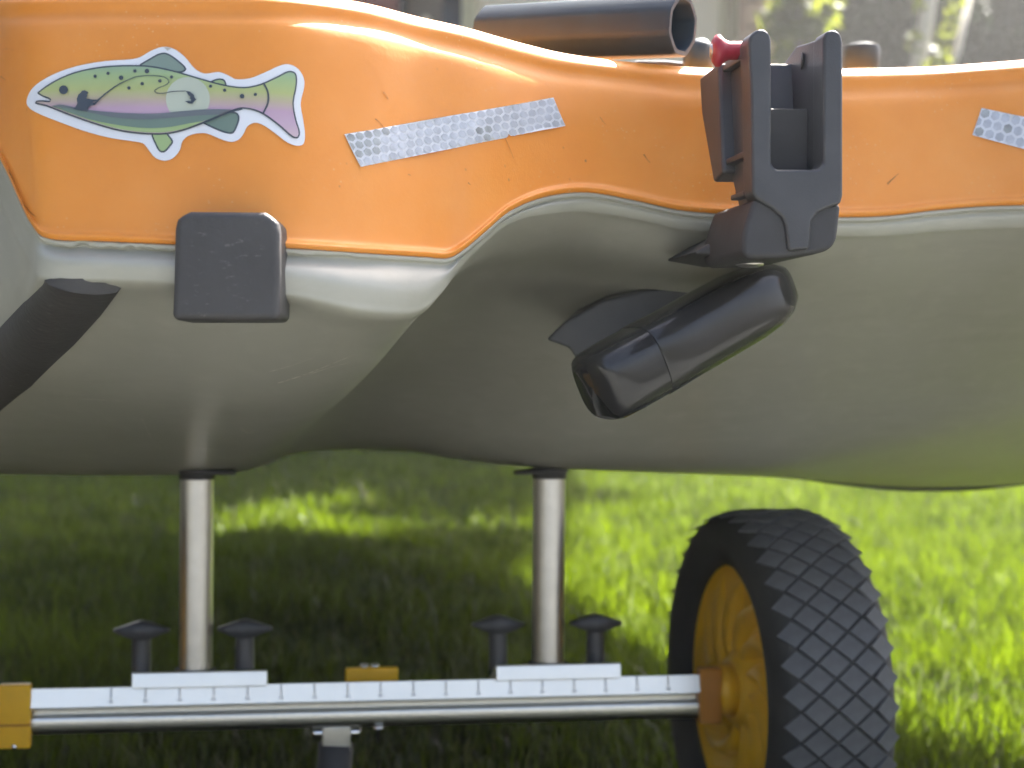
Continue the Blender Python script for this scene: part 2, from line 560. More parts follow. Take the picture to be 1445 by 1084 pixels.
STN = [(1.2, .46, -.080, .12), (1.8, .46, -.085, .12), (2.4, .36, -.08, .13), (2.85, .20, -.06, .15), (3.1, .03, .02, .17)]
hull_rows = []
r_a, r_b, r_c, r_d, r_e, r_e2, r_f, r_f2, r_g, r_h, r_i = ([] for _ in range(11))
for i, (x, y, d) in enumerate(seam):
    dy1, dd1, dx2, dy2, dd2 = lip[i]
    dd1 *= .6; dd2 *= .6
    bx, by, bd = bend[i]
    tx, ty, td = tang[i]
    r_a.append(P(x, y - 3, d + .002))
    r_b.append(P(x, y + 1.0, d - .0018))
    r_c.append(P(x, y + 5.5, d - .0016))
    r_d.append(P(x, y + 8, d - .0002))
    r_e.append(P(x + dx2 * .4, y + dy1, d + dd1))
    A = P(x + dx2, y + dy2, d + dd2)
    r_e2.append(P(x + dx2 * .8, y + dy1 + (dy2 - dy1) * .72, d + dd1 + (dd2 - dd1) * .45))
    B = P(bx, by, bd)
    r_f.append(A)
    r_f2.append(A.lerp(B, .07))
    # concave-convex run of the underside
    sag = Vector((0, 0, 1)) * np.interp(i, [0, 10, 11, 12, 13, 15, 18, 20, 30], [-.004, -.005, -.005, .009, .016, .018, .012, .004, 0])
    r_g.append(A.lerp(B, .33) + sag)
    r_h.append(A.lerp(B, .68) + sag * .8)
    r_i.append(B)
hull_rows = [r_a, r_b, r_c, r_d, r_e, r_e2, r_f, r_f2, r_g, r_h, r_i, [P(*t) for t in tang]]
for (s, w, zb, zg) in STN:
    hull_rows.append([station(s, w, zb, zg, i / (NCOL - 1)) for i in range(NCOL)])
# the two outer edges run along the gunwale
for e in (0, NCOL - 1):
    p0 = hull_rows[3][e]; p1 = hull_rows[12][e]
    for k in range(3, 13):
        hull_rows[k][e] = p0.lerp(p1, (k - 3) / 9.0)
g = loft(hull_rows, 7, 12)
# torn, uneven seam flange near the left corner
colx = np.interp(np.arange(g.shape[1]) / 12.0, np.arange(NCOL), [s[0] for s in seam])
amp = np.interp(colx, [-60, 40, 70, 170, 240, 300, 400, 450, 520, 640, 660, 2000], [.3, .5, 1.0, 1.0, .5, .4, 1.0, .8, .15, .15, .1, .08])
nz = smooth_noise(colx / 6.0, 3) * .6 + smooth_noise(colx / 17.0, 4) * .7
for r in range(5, 24):
    k = math.sin(math.pi * (r - 5) / 19.0)
    g[r, :, 2] += -nz * amp * k * .0013
    g[r, :, 1] += (smooth_noise(colx / 5.0, 9) * amp * k * .0012)
hull = grid_mesh('hull_shell', g, 'grey', kayak)
hull['label'] = 'grey lower hull with raised tunnel under the stern'

top = {0: (-230, -40, .55), 1: (-150, -130, .45), 2: (-80, -70, .385), 3: (-18, -12, .352), 4: (12, -6, .338), 5: (45, -8, .333), 6: (140, -10, .330),
       7: (238, -10, .329), 8: (390, -9, .331), 9: (505, 4, .342), 10: (590, 25, .355), 11: (640, 36, .362), 12: (665, 42, .366),
       13: (700, 52, .371), 14: (740, 63, .378), 15: (790, 75, .387), 16: (850, 84, .400), 17: (910, 90, .413), 18: (965, 95, .422),
       19: (1030, 98, .428), 20: (1110, 99, .432), 21: (1185, 98, .434), 22: (1252, 97, .434), 23: (1320, 95, .432), 24: (1380, 91, .428),
       25: (1445, 86, .422), 26: (1530, 78, .418), 27: (1650, 60, .425), 28: (1760, 50, .45), 29: (1850, 40, .48), 30: (1900, 60, .55)}
bands = [[] for _ in range(12)]
for i, (x, y, d) in enumerate(seam):
    tx, ty, td = top[i]
    td = d + (td - seam_old[i]) * .6
    face_d = lambda f: d + (td - .006 - d) * f
    def at(yy, dd, f):
        bands[len_i[0]].append(P(x + (tx - x) * f, yy, dd)); len_i[0] += 1
    len_i = [0]
    H_ = y - ty
    at(y - 1.5, d + .001, 0.0)
    at(y - 1.0, d - .0020, 0.0)
    at(y - 7, d - .0027, 0.02)
    at(y - 13, d - .0008, 0.04)
    at(y - 20, d - .0002, 0.08)
    at(y - H_ * .35, face_d(.35), .35)
    at(y - H_ * .62, face_d(.62), .62)
    hb = min(46, H_ * .22)
    at(ty + hb, face_d(1.0) - .0005, 1 - hb / H_)
    at(ty + hb * .62, face_d(1.0) + .0018, 1 - hb * .6 / H_)
    at(ty + hb * .25, face_d(1.0) + .0018, 1.0)
    at(ty + 1, td - .0005, 1.0)
    at(ty + 3, td + .012, 1.0)
deck_rows = bands
for k, (s, w, zb, zg) in enumerate([(.30, .40, 0, .15)] + STN):
    row = []
    for i in range(NCOL):
        q = 2 * i / (NCOL - 1) - 1
        lat = w * (1 if q > 0 else -1) * min(1, abs(q)) ** .8
        crown = .03 * (1 - abs(q) ** 3) if k else .02 * (1 - abs(q) ** 3)
        row.append(C0 + AX * s + LAT * lat + Vector((0, 0, HCAM + zg + crown)))
    deck_rows.append(row)
for e in (0, NCOL - 1):
    p0 = hull_rows[3][e]; p1 = deck_rows[13][e]
    for k in range(0, 13):
        deck_rows[k][e] = p0.lerp(p1, k / 13.0)
gd = loft(deck_rows, 6, 12)
deck = grid_mesh('deck_shell', gd, 'orange', kayak)
deck['label'] = 'glossy orange deck moulding with scratched stern panels'


def bvh_of(gg):
    Rr, Cc = gg.shape[:2]
    idx = np.arange(Rr * Cc).reshape(Rr, Cc)
    f = np.stack([idx[:-1, :-1], idx[:-1, 1:], idx[1:, 1:], idx[1:, :-1]], -1).reshape(-1, 4)
    return BVHTree.FromPolygons([Vector(p) for p in gg.reshape(-1, 3).tolist()], f.tolist())


DECK_BVH, HULL_BVH = bvh_of(gd), bvh_of(g)


def on(bvh, px, py, off=0.0005, fallback=.34):
    dr = (P(px, py, 1.0) - CAM).normalized()
    loc, nrm, _, _ = bvh.ray_cast(CAM, dr)
    if loc is None:
        return P(px, py, fallback), -dr
    if nrm.dot(dr) > 0:
        nrm = -nrm
    return loc + nrm * off, nrm


def closed_spline(pts, n=4):
    p = np.array(list(pts) + [pts[0]], float)
    ext = np.concatenate([p[-3:-1], p, p[1:3]])
    s = crspline(np.c_[ext, np.zeros(len(ext))], n)[:, :2]
    return s[2 * n:2 * n + (len(p) - 1) * n]


def inside(pts, poly):
    x, y = pts[:, 0][:, None], pts[:, 1][:, None]
    x0, y0 = poly[:, 0], poly[:, 1]
    x1, y1 = np.roll(x0, -1), np.roll(y0, -1)
    c = ((y0 > y) != (y1 > y)) & (x < (x1 - x0) * (y - y0) / (y1 - y0 + 1e-12) + x0)
    return c.sum(1) % 2 == 1


def decal(name, poly, bvh, mat, parent, off, step=6.0):
    """flat print: polygon in photo pixels laid on a surface"""
    poly = np.asarray(poly, float)
    lo, hi = poly.min(0), poly.max(0)
    gx, gy = np.meshgrid(np.arange(lo[0], hi[0], step), np.arange(lo[1], hi[1], step))
    gp = np.c_[gx.ravel(), gy.ravel()]
    if len(gp):
        gp = gp[inside(gp, poly)]
        if len(gp):
            dmin = np.min(np.linalg.norm(gp[:, None] - poly[None], axis=2), 1)
            gp = gp[dmin > step * .4]
    allp = np.concatenate([poly, gp]) if len(gp) else poly
    n = len(poly)
    vs, _, fs, *_ = delaunay_2d_cdt([Vector(q) for q in allp.tolist()], [(i, (i + 1) % n) for i in range(n)], [], 1, 1e-4)
    cent = np.array([[sum(vs[i].x for i in f) / 3, sum(vs[i].y for i in f) / 3] for f in fs])
    keep = inside(cent, poly)
    w = [on(bvh, v.x, v.y, off)[0] for v in vs]
    o = mesh(name, w, [list(f) for f, k in zip(fs, keep) if k], mat, parent)
    return o


def ribbon_poly(pts, w0, w1=None, n=5):
    w1 = w0 if w1 is None else w1
    p = crspline(np.c_[np.array(pts, float), np.zeros(len(pts))], n)[:, :2]
    t = np.gradient(p, axis=0)
    t /= np.linalg.norm(t, axis=1)[:, None]
    nn = np.c_[-t[:, 1], t[:, 0]]
    w = np.linspace(w0, w1, len(p))[:, None] / 2
    return np.concatenate([p + nn * w, (p - nn * w)[::-1]])


def shrink(poly, k):
    p = np.asarray(poly, float)
    t = np.roll(p, -1, 0) - np.roll(p, 1, 0)
    t /= np.linalg.norm(t, axis=1)[:, None] + 1e-9
    nn = np.c_[-t[:, 1], t[:, 0]]
    a = 0.5 * np.sum(p[:, 0] * np.roll(p[:, 1], -1) - np.roll(p[:, 0], -1) * p[:, 1])
    return p + nn * k * (1 if a > 0 else -1)


def circle(cx, cy, r, n=18):
    return np.array([(cx + r * math.cos(2 * math.pi * k / n), cy + r * math.sin(2 * math.pi * k / n)) for k in range(n)])


# ------------------------------------------------------------------ fish sticker
Z1 = lambda pts: [(x / 3.0104, y / 3.0104) for x, y in pts]
Z2 = lambda pts: [(30 + x / 6.376, 60 + y / 6.376) for x, y in pts]
Z3 = lambda pts: [(220 + x / 6.377, 60 + y / 6.377) for x, y in pts]
border = Z1([(118, 440), (130, 395), (160, 360), (230, 318), (330, 283), (450, 262), (560, 254), (595, 246), (640, 220), (690, 202), (735, 208),
             (785, 243), (830, 295), (870, 315), (930, 308), (975, 325), (1000, 338), (1060, 335), (1120, 312), (1190, 280), (1225, 275),
             (1265, 295), (1288, 335), (1290, 370), (1278, 420), (1275, 450), (1285, 510), (1293, 580), (1285, 615), (1260, 621), (1220, 608),
             (1170, 570), (1110, 530), (1080, 524), (1050, 540), (1035, 570), (1015, 595), (985, 605), (950, 598), (890, 573), (860, 567),
             (800, 580), (775, 605), (765, 640), (735, 675), (700, 685), (660, 672), (630, 635), (610, 612), (570, 603), (480, 590), (380, 565),
             (280, 530), (180, 490), (135, 465)])
body = Z1([(165, 400), (166, 396), (230, 350), (320, 310), (440, 286), (560, 280), (640, 283), (740, 303), (850, 335), (950, 362), (1040, 373),
           (1110, 358), (1180, 325), (1225, 304), (1253, 314), (1258, 360), (1245, 440), (1255, 510), (1271, 568), (1262, 590), (1240, 588),
           (1190, 545), (1120, 492), (1080, 474), (1030, 466), (1000, 472), (900, 513), (800, 553), (720, 573), (640, 576), (520, 563), (400, 530),
           (280, 487), (200, 455), (156, 442), (160, 432), (185, 429), (217, 431), (214, 426), (190, 416)])
fins = [('print_fin', Z1([(590, 284), (640, 250), (680, 229), (710, 228), (760, 260), (793, 295), (780, 310), (740, 312), (660, 296)])),
        ('print_lightgreen', Z1([(895, 350), (930, 336), (955, 342), (962, 368), (930, 365)])),
        ('print_lightgreen', Z1([(645, 566), (660, 615), (680, 648), (700, 650), (725, 625), (737, 605), (722, 580), (695, 556)])),
        ('print_midgreen', Z1([(860, 520), (900, 545), (970, 571), (992, 568), (1008, 540), (1018, 500), (1005, 480), (950, 480)]))]
sticker = decal('fish_sticker', closed_spline(border, 3), DECK_BVH, 'vinyl_white', kayak, .0006)
sticker['label'] = 'die cut trout sticker with white border and angler silhouette'
L = .0006
st = .00012
for mname, poly in fins:
    pl = closed_spline(poly, 3)
    decal('fin_outline', pl, DECK_BVH, 'print_slate', sticker, L + st)
    decal('fin', shrink(pl, 2.3), DECK_BVH, mname, sticker, L + 2 * st)
bl = closed_spline(body, 3)
decal('body_outline', bl, DECK_BVH, 'print_slate', sticker, L + 3 * st)
inner = shrink(bl, 2.2)
decal('fish_body', inner, DECK_BVH, 'fish_grad', sticker, L + 4 * st)
hill_top = Z1([(225, 456), (260, 450), (330, 463), (430, 478), (560, 487), (680, 487), (780, 477), (880, 470), (985, 470)])
belly_low = Z1([(890, 509), (800, 546), (720, 564), (640, 567), (520, 554), (400, 521), (290, 481)])
moon = np.array([q for q in circle(800 / 3.0104, 425 / 3.0104, 93 / 3.0104, 40)])
moon[:, 1] = np.minimum(moon[:, 1], np.interp(moon[:, 0], [p[0] for p in hill_top], [p[1] + 1 for p in hill_top]))
decal('moon', moon, DECK_BVH, 'print_moon', sticker, L + 5 * st)
sm = lambda pts: crspline(np.c_[np.array(pts, float), np.zeros(len(pts))], 4)[:, :2]
decal('belly', np.concatenate([sm(hill_top), sm(belly_low)]), DECK_BVH, 'print_lightgreen', sticker, L + 6 * st)
decal('far_hill', np.concatenate([sm(hill_top), sm(Z1([(930, 494), (880, 515), (800, 530), (720, 545), (620, 549), (500, 535), (390, 513), (280, 475)]))]),
      DECK_BVH, 'print_midgreen', sticker, L + 7 * st)
decal('near_hill', np.concatenate([sm(hill_top), sm(Z1([(935, 492), (850, 496), (720, 507), (600, 513), (480, 503), (400, 486), (300, 466)]))]),
      DECK_BVH, 'print_hill', sticker, L + 8 * st)
decal('tail_line', ribbon_poly(Z1([(1117, 356), (1136, 395), (1137, 440), (1116, 487)]), 2.6), DECK_BVH, 'print_slate', sticker, L + 6 * st)
decal('belly_line', ribbon_poly(Z1([(1030, 469), (985, 480), (900, 514), (840, 538)]), 2.0), DECK_BVH, 'print_slate', sticker, L + 9 * st)
angler = Z2([(485, 612), (505, 590), (520, 560), (515, 520), (530, 480), (553, 465), (560, 450), (585, 443), (605, 455), (622, 468), (608, 476), (608, 500),
             (600, 515), (640, 525), (690, 528), (702, 540), (655, 550), (683, 562), (670, 578), (640, 585), (625, 590), (618, 600), (610, 636), (560, 628), (520, 620)])
decal('angler', np.array(angler), DECK_BVH, 'print_slate', sticker, L + 10 * st, 3)
decal('fishing_rod', ribbon_poly(Z2([(665, 575), (720, 520), (790, 460), (900, 385), (1040, 322)]), 2.6, 1.2), DECK_BVH, 'print_slate', sticker, L + 10 * st)
decal('rod_line', ribbon_poly(Z2([(690, 535), (745, 490), (800, 447)]), 0.7), DECK_BVH, 'print_slate', sticker, L + 9 * st)
decal('fishing_line', ribbon_poly(Z2([(1040, 322), (1150, 313), (1260, 318), (1320, 340), (1335, 370), (1300, 400), (1240, 425), (1210, 448), (1222, 466), (1290, 470)])
      + Z3([(150, 456), (275, 450)]), 1.1), DECK_BVH, 'print_slate', sticker, L + 10 * st)
decal('hooked_fish', np.array(Z3([(278, 450), (310, 455), (345, 480), (358, 515), (372, 525), (350, 545), (335, 565), (300, 562), (288, 552), (266, 545), (300, 536),
      (318, 545), (325, 525), (305, 515), (320, 505), (300, 490), (288, 470)])), DECK_BVH, 'print_slate', sticker, L + 10 * st, 3)
decal('fish_eye', circle(30 + 397 / 6.376, 60 + 440 / 6.376, 6.2, 22), DECK_BVH, 'print_slate', sticker, L + 10 * st)
for (x, y, r) in [(678, 318, 15), (795, 292, 15), (910, 332, 21), (1033, 271, 16), (1140, 271, 21), (980, 423, 16), (1098, 385, 16), (1255, 360, 16)]:
    decal('spot', circle(30 + x / 6.376, 60 + y / 6.376, r / 6.376, 12), DECK_BVH, 'print_slate', sticker, L + 10 * st)
for (x, y, r) in [(148, 325, 15), (497, 407, 15), (622, 443, 15), (777, 497, 21), (893, 481, 15)]:
    decal('spot', circle(220 + x / 6.377, 60 + y / 6.377, r / 6.377, 12), DECK_BVH, 'print_slate', sticker, L + 10 * st)
decal('nick', np.array(Z1([(698, 204), (732, 207), (712, 219)])), DECK_BVH, 'seam_grey', sticker, L + 2 * st)


# ------------------------------------------------------------------ scratches and scuffs
for pts, w in [([(392, 540), (430, 528), (470, 512), (500, 500)], 1.6), ([(430, 530), (462, 519), (492, 511)], 1.0), ([(380, 524), (415, 514), (445, 503)], .8),
               ([(110, 562), (180, 566), (255, 574)], .6), ([(200, 590), (215, 620), (228, 640)], .9), ([(340, 604), (352, 611), (358, 607)], 1.6)]:
    decal('scratch', ribbon_poly(pts, w, w * .25), HULL_BVH, 'pale_scratch', hull, .0003, 8)
for pts, w in [([(541, 130), (545, 136), (547, 140)], 2.2), ([(529, 168), (536, 174), (542, 182)], 1.6), ([(712, 195), (718, 208), (724, 224)], 1.0),
               ([(846, 165), (850, 171), (854, 176)], 1.6), ([(908, 218), (912, 224), (917, 230)], 2.4), ([(1252, 260), (1260, 252), (1268, 245)], 2.4),
               ([(5, 70), (12, 69), (20, 71)], 1.4), ([(2, 108), (7, 112), (9, 113)], 1.6), ([(30, 285), (44, 300), (52, 306)], 3.0),
               ([(12, 240), (20, 256), (26, 270)], 3.0), ([(660, 258), (662, 260), (664, 261)], 2.0), ([(575, 246), (577, 247), (579, 248)], 1.8)]:
    decal('scuff', ribbon_poly(pts, w, w * .4), DECK_BVH, 'brown_scuff', deck, .0003, 8)

# ------------------------------------------------------------------ reflective tapes
def tape(corners, outline, nx, ny, dirty, label):
    c = [np.array(q, float) for q in corners]     # u0v0, u1v0, u1v1, u0v1
    uv = lambda u, v: (c[0] * (1 - u) + c[1] * u) * (1 - v) + (c[3] * (1 - u) + c[2] * u) * v
    o = decal('reflective_tape', outline, DECK_BVH, 'tape_grid', kayak, .0005, 10)
    o['label'] = label
    for mname, want in (('tape_cell', 0), ('tape_cell_dirty', 1)):
        vs, fs = [], []
        for j in range(-1, ny + 1):
            for i in range(-1, nx + 1):
                u0 = (i + .5 + (.5 if j % 2 else 0)) / nx
                v0 = (j + .5) / ny
                isd = 1 if dirty(u0, v0) else 0
                if isd != want:
                    continue
                ring = []
                for k in range(6):
                    a = math.pi / 6 + k * math.pi / 3
                    u = u0 + .45 * math.cos(a) / nx
                    v = v0 + .50 * math.sin(a) / ny
                    ring.append((u, v))
                if not all(-.001 <= u <= 1.001 and -.001 <= v <= 1.001 for u, v in ring):
                    ring = [(min(max(u, 0.003), .997), min(max(v, .03), .97)) for u, v in ring]
                if max(u for u, v in ring) - min(u for u, v in ring) < .3 / nx or max(v for u, v in ring) - min(v for u, v in ring) < .25 / ny:
                    continue
                b = len(vs)
                for u, v in ring:
                    x, y = uv(u, v)
                    vs.append(on(DECK_BVH, x, y, .00075)[0])
                fs.append(list(range(b, b + 6)))
        if vs:
            q = mesh('honeycomb', vs, fs, mname, o, smooth=False)
            q['kind'] = 'stuff'


tape([(485, 190), (780, 138), (797, 178), (508, 236)],
     [(485, 190), (560, 177), (630, 164.5), (705, 151.5), (780, 138), (788, 158), (797, 178), (720, 192.5), (714, 187), (712, 195), (640, 209.5), (570, 223.5), (508, 236), (496, 213)],
     24, 3.6 and 4, lambda u, v: (u < .13 and v < .75) or (u < .22 and v < .35) or (abs(u - .62) < .03 and v > .4) or (u < .5 and v < .12),
     'long silver honeycomb reflective tape strip, dirty at its left end')
tape([(1385, 153), (1500, 177), (1489, 222), (1372, 191)], [(1385, 153), (1440, 164.5), (1500, 177), (1489, 222), (1430, 207), (1372, 191)],
     8, 3, lambda u, v: math.sin(u * 91.7 + v * 47.3) > .6, 'silver honeycomb reflective tape strip cut off by the right edge')

# ------------------------------------------------------------------ rubber pad and skid strip on the left stern corner
def xprism(name, prof, x0, x1, mat, parent, bev=0, seg=3):
    """prof: [(y, z)] extruded along world X"""
    return prism(name, [(x0, y, z) for y, z in prof], Vector((x1 - x0, 0, 0)), mat, parent, bev, seg)


pad = prism('rubber_pad', [P(x, y, .2985) for x, y in [(246, 322), (249, 310), (256, 302), (268, 298), (372, 299), (384, 304), (392, 316), (394, 330), (395, 400), (394, 452), (242, 452), (244, 400)]],
            FWD * .03, 'scuffed', kayak, .0042, 5)
pad['label'] = 'scuffed black rubber pad on the stern edge below the fish'

# skid strip: a half-round bar, cut off at its upper end
s_l = [(62, 394, .3135), (36, 424, .322), (0, 462, .334), (-60, 520, .360), (-150, 590, .41)]
s_r = [(172, 406, .3100), (142, 446, .318), (104, 488, .332), (44, 546, .358), (-46, 620, .41)]
vs, fs = [], []
NB = 15
hd = lambda x, y, fb: (lambda q: q.y / 2 if q is not None else fb)(HULL_BVH.ray_cast(CAM, (P(x, y, 1.0) - CAM).normalized())[0])
s_l = [(x, y, hd(x, y, d)) for x, y, d in s_l]
s_r = [(x, y, hd(x, y, d)) for x, y, d in s_r]
for i in range(5):
    for k in range(NB):
        f = k / (NB - 1)
        b = math.sin(math.pi * f) ** .45
        sagpx = (15, 9, 7, 5, 3)[i]
        x_ = s_l[i][0] + (s_r[i][0] - s_l[i][0]) * f
        y_ = s_l[i][1] + (s_r[i][1] - s_l[i][1]) * f + sagpx * b
        vs.append(P(x_, y_, hd(x_, y_, s_l[i][2]) - .0085 * b + .0003))
for i in range(4):
    for k in range(NB - 1):
        fs.append([i * NB + k, i * NB + k + 1, (i + 1) * NB + k + 1, (i + 1) * NB + k])
b0 = len(vs)
for k in range(1, NB - 1):
    f = k / (NB - 1)
    x_ = s_l[0][0] + (s_r[0][0] - s_l[0][0]) * f
    y_ = s_l[0][1] + (s_r[0][1] - s_l[0][1]) * f - 7 * math.sin(math.pi * f)
    vs.append(P(x_, y_, hd(x_, y_, .305)))
fs.append(list(range(NB)) + [b0 + k for k in range(NB - 3, -1, -1)])
skid = mesh('skid_strip', vs, fs, 'scuffed', kayak)
sharp(skid, 45)
kp = [(1110, 672, .58), (1195, 682, .64), (1290, 688, .69), (1395, 684, .71), (1480, 670, .715), (1540, 637, .72)]  # dark tube stands in for the shaded lower rim of the hull
kst = tube('rim_shade_strip', crspline([tuple(P(*q)) for q in kp], 6), np.interp(np.arange(31), [0, 6, 14, 30], [.0006, .0025, .0042, .0048]), 'black_matte', kayak, 10)
kst['label'] = 'thin dark strip standing in for shade along the bottom of the hull at right'
skid['label'] = 'black rubber skid strip under the left stern corner'

# ------------------------------------------------------------------ rudder bracket
DB = .350
DBW = .70
SHX = AX.x / AX.y                      # the bracket runs back along the kayak


def bx_(px): return (px - CX) / FPX * DBW


def bz_(py): return HCAM + (CY - py) / FPX * DBW


def skew(o):
    o.data.transform(Matrix(((1, SHX, 0, -SHX * DBW), (0, 1, 0, 0), (0, 0, 1, 0), (0, 0, 0, 1))))
    return o


brk = skew(box('rudder_bracket', bx_(1086), bx_(1165), DBW + .022, DBW + .050, bz_(262), bz_(138), 'black_matte', kayak, .001))
brk['label'] = 'black plastic rudder bracket with an open slot at the stern centre'


def plate_poly(pts): return [P(x, y, DB) for x, y in pts]


skew(prism('front_plate', plate_poly([(1056, 62), (1059, 49), (1069, 41), (1080, 41), (1087, 48), (1089, 58), (1089, 231), (1096, 239), (1155, 239),
                                         (1162, 231), (1162, 54), (1166, 44), (1178, 41), (1187, 47), (1190, 60), (1190, 276), (1187, 288), (1172, 292), (1154, 300),
                                         (1146, 312), (1143, 352), (1113, 354), (1109, 320), (1104, 306), (1090, 294), (1068, 281), (1062, 272), (1060, 130)]),
              FWD * .013, 'black_plastic', brk, .0016, 4))
for x0, x1 in ((bx_(1072), bx_(1088), ), (bx_(1163), bx_(1187))):
    skew(xprism('prong', [(DBW + .009, bz_(45)), (DBW + .024, bz_(41)), (DBW + .038, bz_(36)), (DBW + .062, bz_(58)), (DBW + .060, bz_(150)), (DBW + .028, bz_(290)), (DBW + .009, bz_(285))],
           x0, x1, 'black_plastic', brk, .0012, 3))
skew(xprism('mounting_wedge', [(DBW + .044, bz_(58)), (DBW + .074, bz_(62)), (DBW + .070, bz_(120)), (DBW + .050, bz_(236)), (DBW + .036, bz_(226))], bx_(1053), bx_(1189), 'black_plastic', brk, .0018, 3))
for (ya, yb) in ((62, 72), (205, 214), (262, 270)):
    skew(box('rib', bx_(1059), bx_(1074), DBW + .011, DBW + (.054 if ya < 100 else .042 if ya < 230 else .030), bz_(yb), bz_(ya), 'black_plastic', brk, .0007))
lower = []
for (x, y) in [(1064, 280), (1188, 287), (1182, 340), (1172, 353), (1150, 359), (1112, 364), (1060, 366), (1048, 360), (1048, 330)]:
    lower.append(P(x, y, DB + .0012))
prism('lower_body', lower, AX * .06, 'black_matte', brk, .0045, 4)
prism('hull_foot', [P(978, 357, .375), P(1010, 339, .375), P(1050, 318, .375), P(1120, 318, .375), P(1140, 362, .375), P(1080, 367, .375), P(1035, 367, .375)],
      AX * .05, 'black_matte', brk, .002, 3)
lathe('bolt', P(1058, 366, .368), (0, 0, -1), [(0, .0040), (.0015, .0070), (.0030, .0066), (.0038, .004)], 'steel_tube', brk, 18)
pinc = P(1004, 72, .361)
lathe('hinge_pin', pinc, (1, 0, 0.02), [(0, .0), (0.0003, .0052), (.0018, .0074), (.0038, .0076), (.0058, .0056), (.008, .0043), (.0255, .0043)],
      'red_plastic', brk, 28)
lathe('pin_end', pinc - Vector((.0006, 0, 0)), (1, 0, 0.02), [(0, .0030), (.001, .0036)], 'steel_tube', brk, 18)
hx_ = bx_(1163) + SHX * .030
lathe('pin_hole', (hx_ - .0004, DBW + .030, bz_(64)), (1, 0, 0), [(0, .0040), (.0002, .0040)], 'dark_print', brk, 20)

# ------------------------------------------------------------------ glossy pod under the hull
nose, tail = P(1112, 397, .412), P(842, 548, .383)
axp = tail - nose
Lp = axp.length
rp = .0190
pod = lathe('sonar_pod', nose, axp, [(Lp * t, rp * r) for t, r in
            [(0, .02), (.004, .18), (.015, .38), (.04, .60), (.09, .80), (.16, .93), (.26, .99), (.40, 1.0), (.60, 1.0), (.755, 1.02), (.765, 1.0), (.768, .95)]],
            'gloss_black', kayak, 40, power=3.4, twist=.35)
pod['label'] = 'glossy black torpedo-shaped pod hanging under the hull'
sharp(pod, 50)
cap = lathe('tail_cap', nose + axp * .766, axp, [(0, rp * .95), (.0004, rp * 1.0), (Lp * .12, rp * 1.0), (Lp * .21, rp * .97), (Lp * .238, rp * .90), (Lp * .25, rp * .76), (Lp * .255, rp * .1)],
            'gloss_black', pod, 40, power=3.4, twist=.35)
sharp(cap, 50)
fin_px = [(770, 480), (782, 468), (800, 452), (850, 424), (905, 410), (960, 404), (1000, 404), (960, 440), (900, 480), (850, 510), (824, 524), (812, 506), (803, 492), (790, 487)]
prism('mounting_fin', [P(x, y, .428) for x, y in fin_px], Vector((0.012, .07, 0.012)), 'black_plastic', pod, .002, 3)

# ------------------------------------------------------------------ deck fittings
knob = lathe('deck_knob', P(1215, 100, .62), (0, 0, 1), [(0, .013), (.004, .0145), (.016, .0150), (.0195, .0140), (.0205, .0115)], 'tube_plastic', kayak, 24)
sharp(knob)
knob2 = lathe('cleat', P(985, 108, .47), (0, 0, 1), [(0, .008), (.010, .0095), (.018, .0090), (.022, .006)], 'tube_plastic', kayak, 20)
tube('deck_cord', [P(870, 96, .47), P(900, 90, .47), P(940, 90, .475), P(985, 95, .47)], [.002] * 4, 'black_matte', kayak, 8)

# hollow tube lying on the deck
t0, t1 = P(964, 36, .398), P(688, 49, .437)
ta = (t1 - t0)
aa, uu, ww = frame_for(ta)
vs, fs = [], []
nseg = 48
TR = .0155
def tube_ring(c, r, cut=0.0):
    out = []
    for k in range(nseg):
        a = 2 * math.pi * k / nseg
        c_, s_ = math.cos(a), math.sin(a)
        # rounded octagon
        p8 = 1.0 / max(abs(math.cos(((a + math.pi / 8) % (math.pi / 4)) - math.pi / 8)), .01)
        rad = r * (.6 * p8 + .37)
        out.append(c + uu * (c_ * rad * .92) + ww * (s_ * rad * 1.05))
    return out
rings = [tube_ring(t0 - aa * .000, TR * .965), tube_ring(t0 + aa * .0015, TR), tube_ring(t0.lerp(t1, .5), TR), tube_ring(t1 - aa * .0015, TR), tube_ring(t1, TR * .96),
         tube_ring(t1, TR * .80), tube_ring(t0.lerp(t1, .5), TR * .76), tube_ring(t0 + aa * .002, TR * .78), tube_ring(t0, TR * .82)]
for r in rings:
    vs += r
for i in range(len(rings)):
    j = (i + 1) % len(rings)
    for k in range(nseg):
        k2 = (k + 1) % nseg
        fs.append([i * nseg + k, i * nseg + k2, j * nseg + k2, j * nseg + k])
tb = mesh('hollow_tube', vs, fs, 'tube_plastic', None)
sharp(tb, 35)
tag(tb, 'black hollow plastic tube lying on the kayak deck, its open end facing right', 'tube')

# ------------------------------------------------------------------ cart
DC = 1.10
ZA = .1345
YAW = R_(8.5)
XC = (520 - CX) / FPX * DC


def AXL(px, off=0.0):
    """position along the (straightened) axle that shows at photo column px once the cart is turned by YAW"""
    k = (px - CX) / FPX
    return XC + (k * (DC + off) - XC) / (math.cos(YAW) - k * math.sin(YAW))


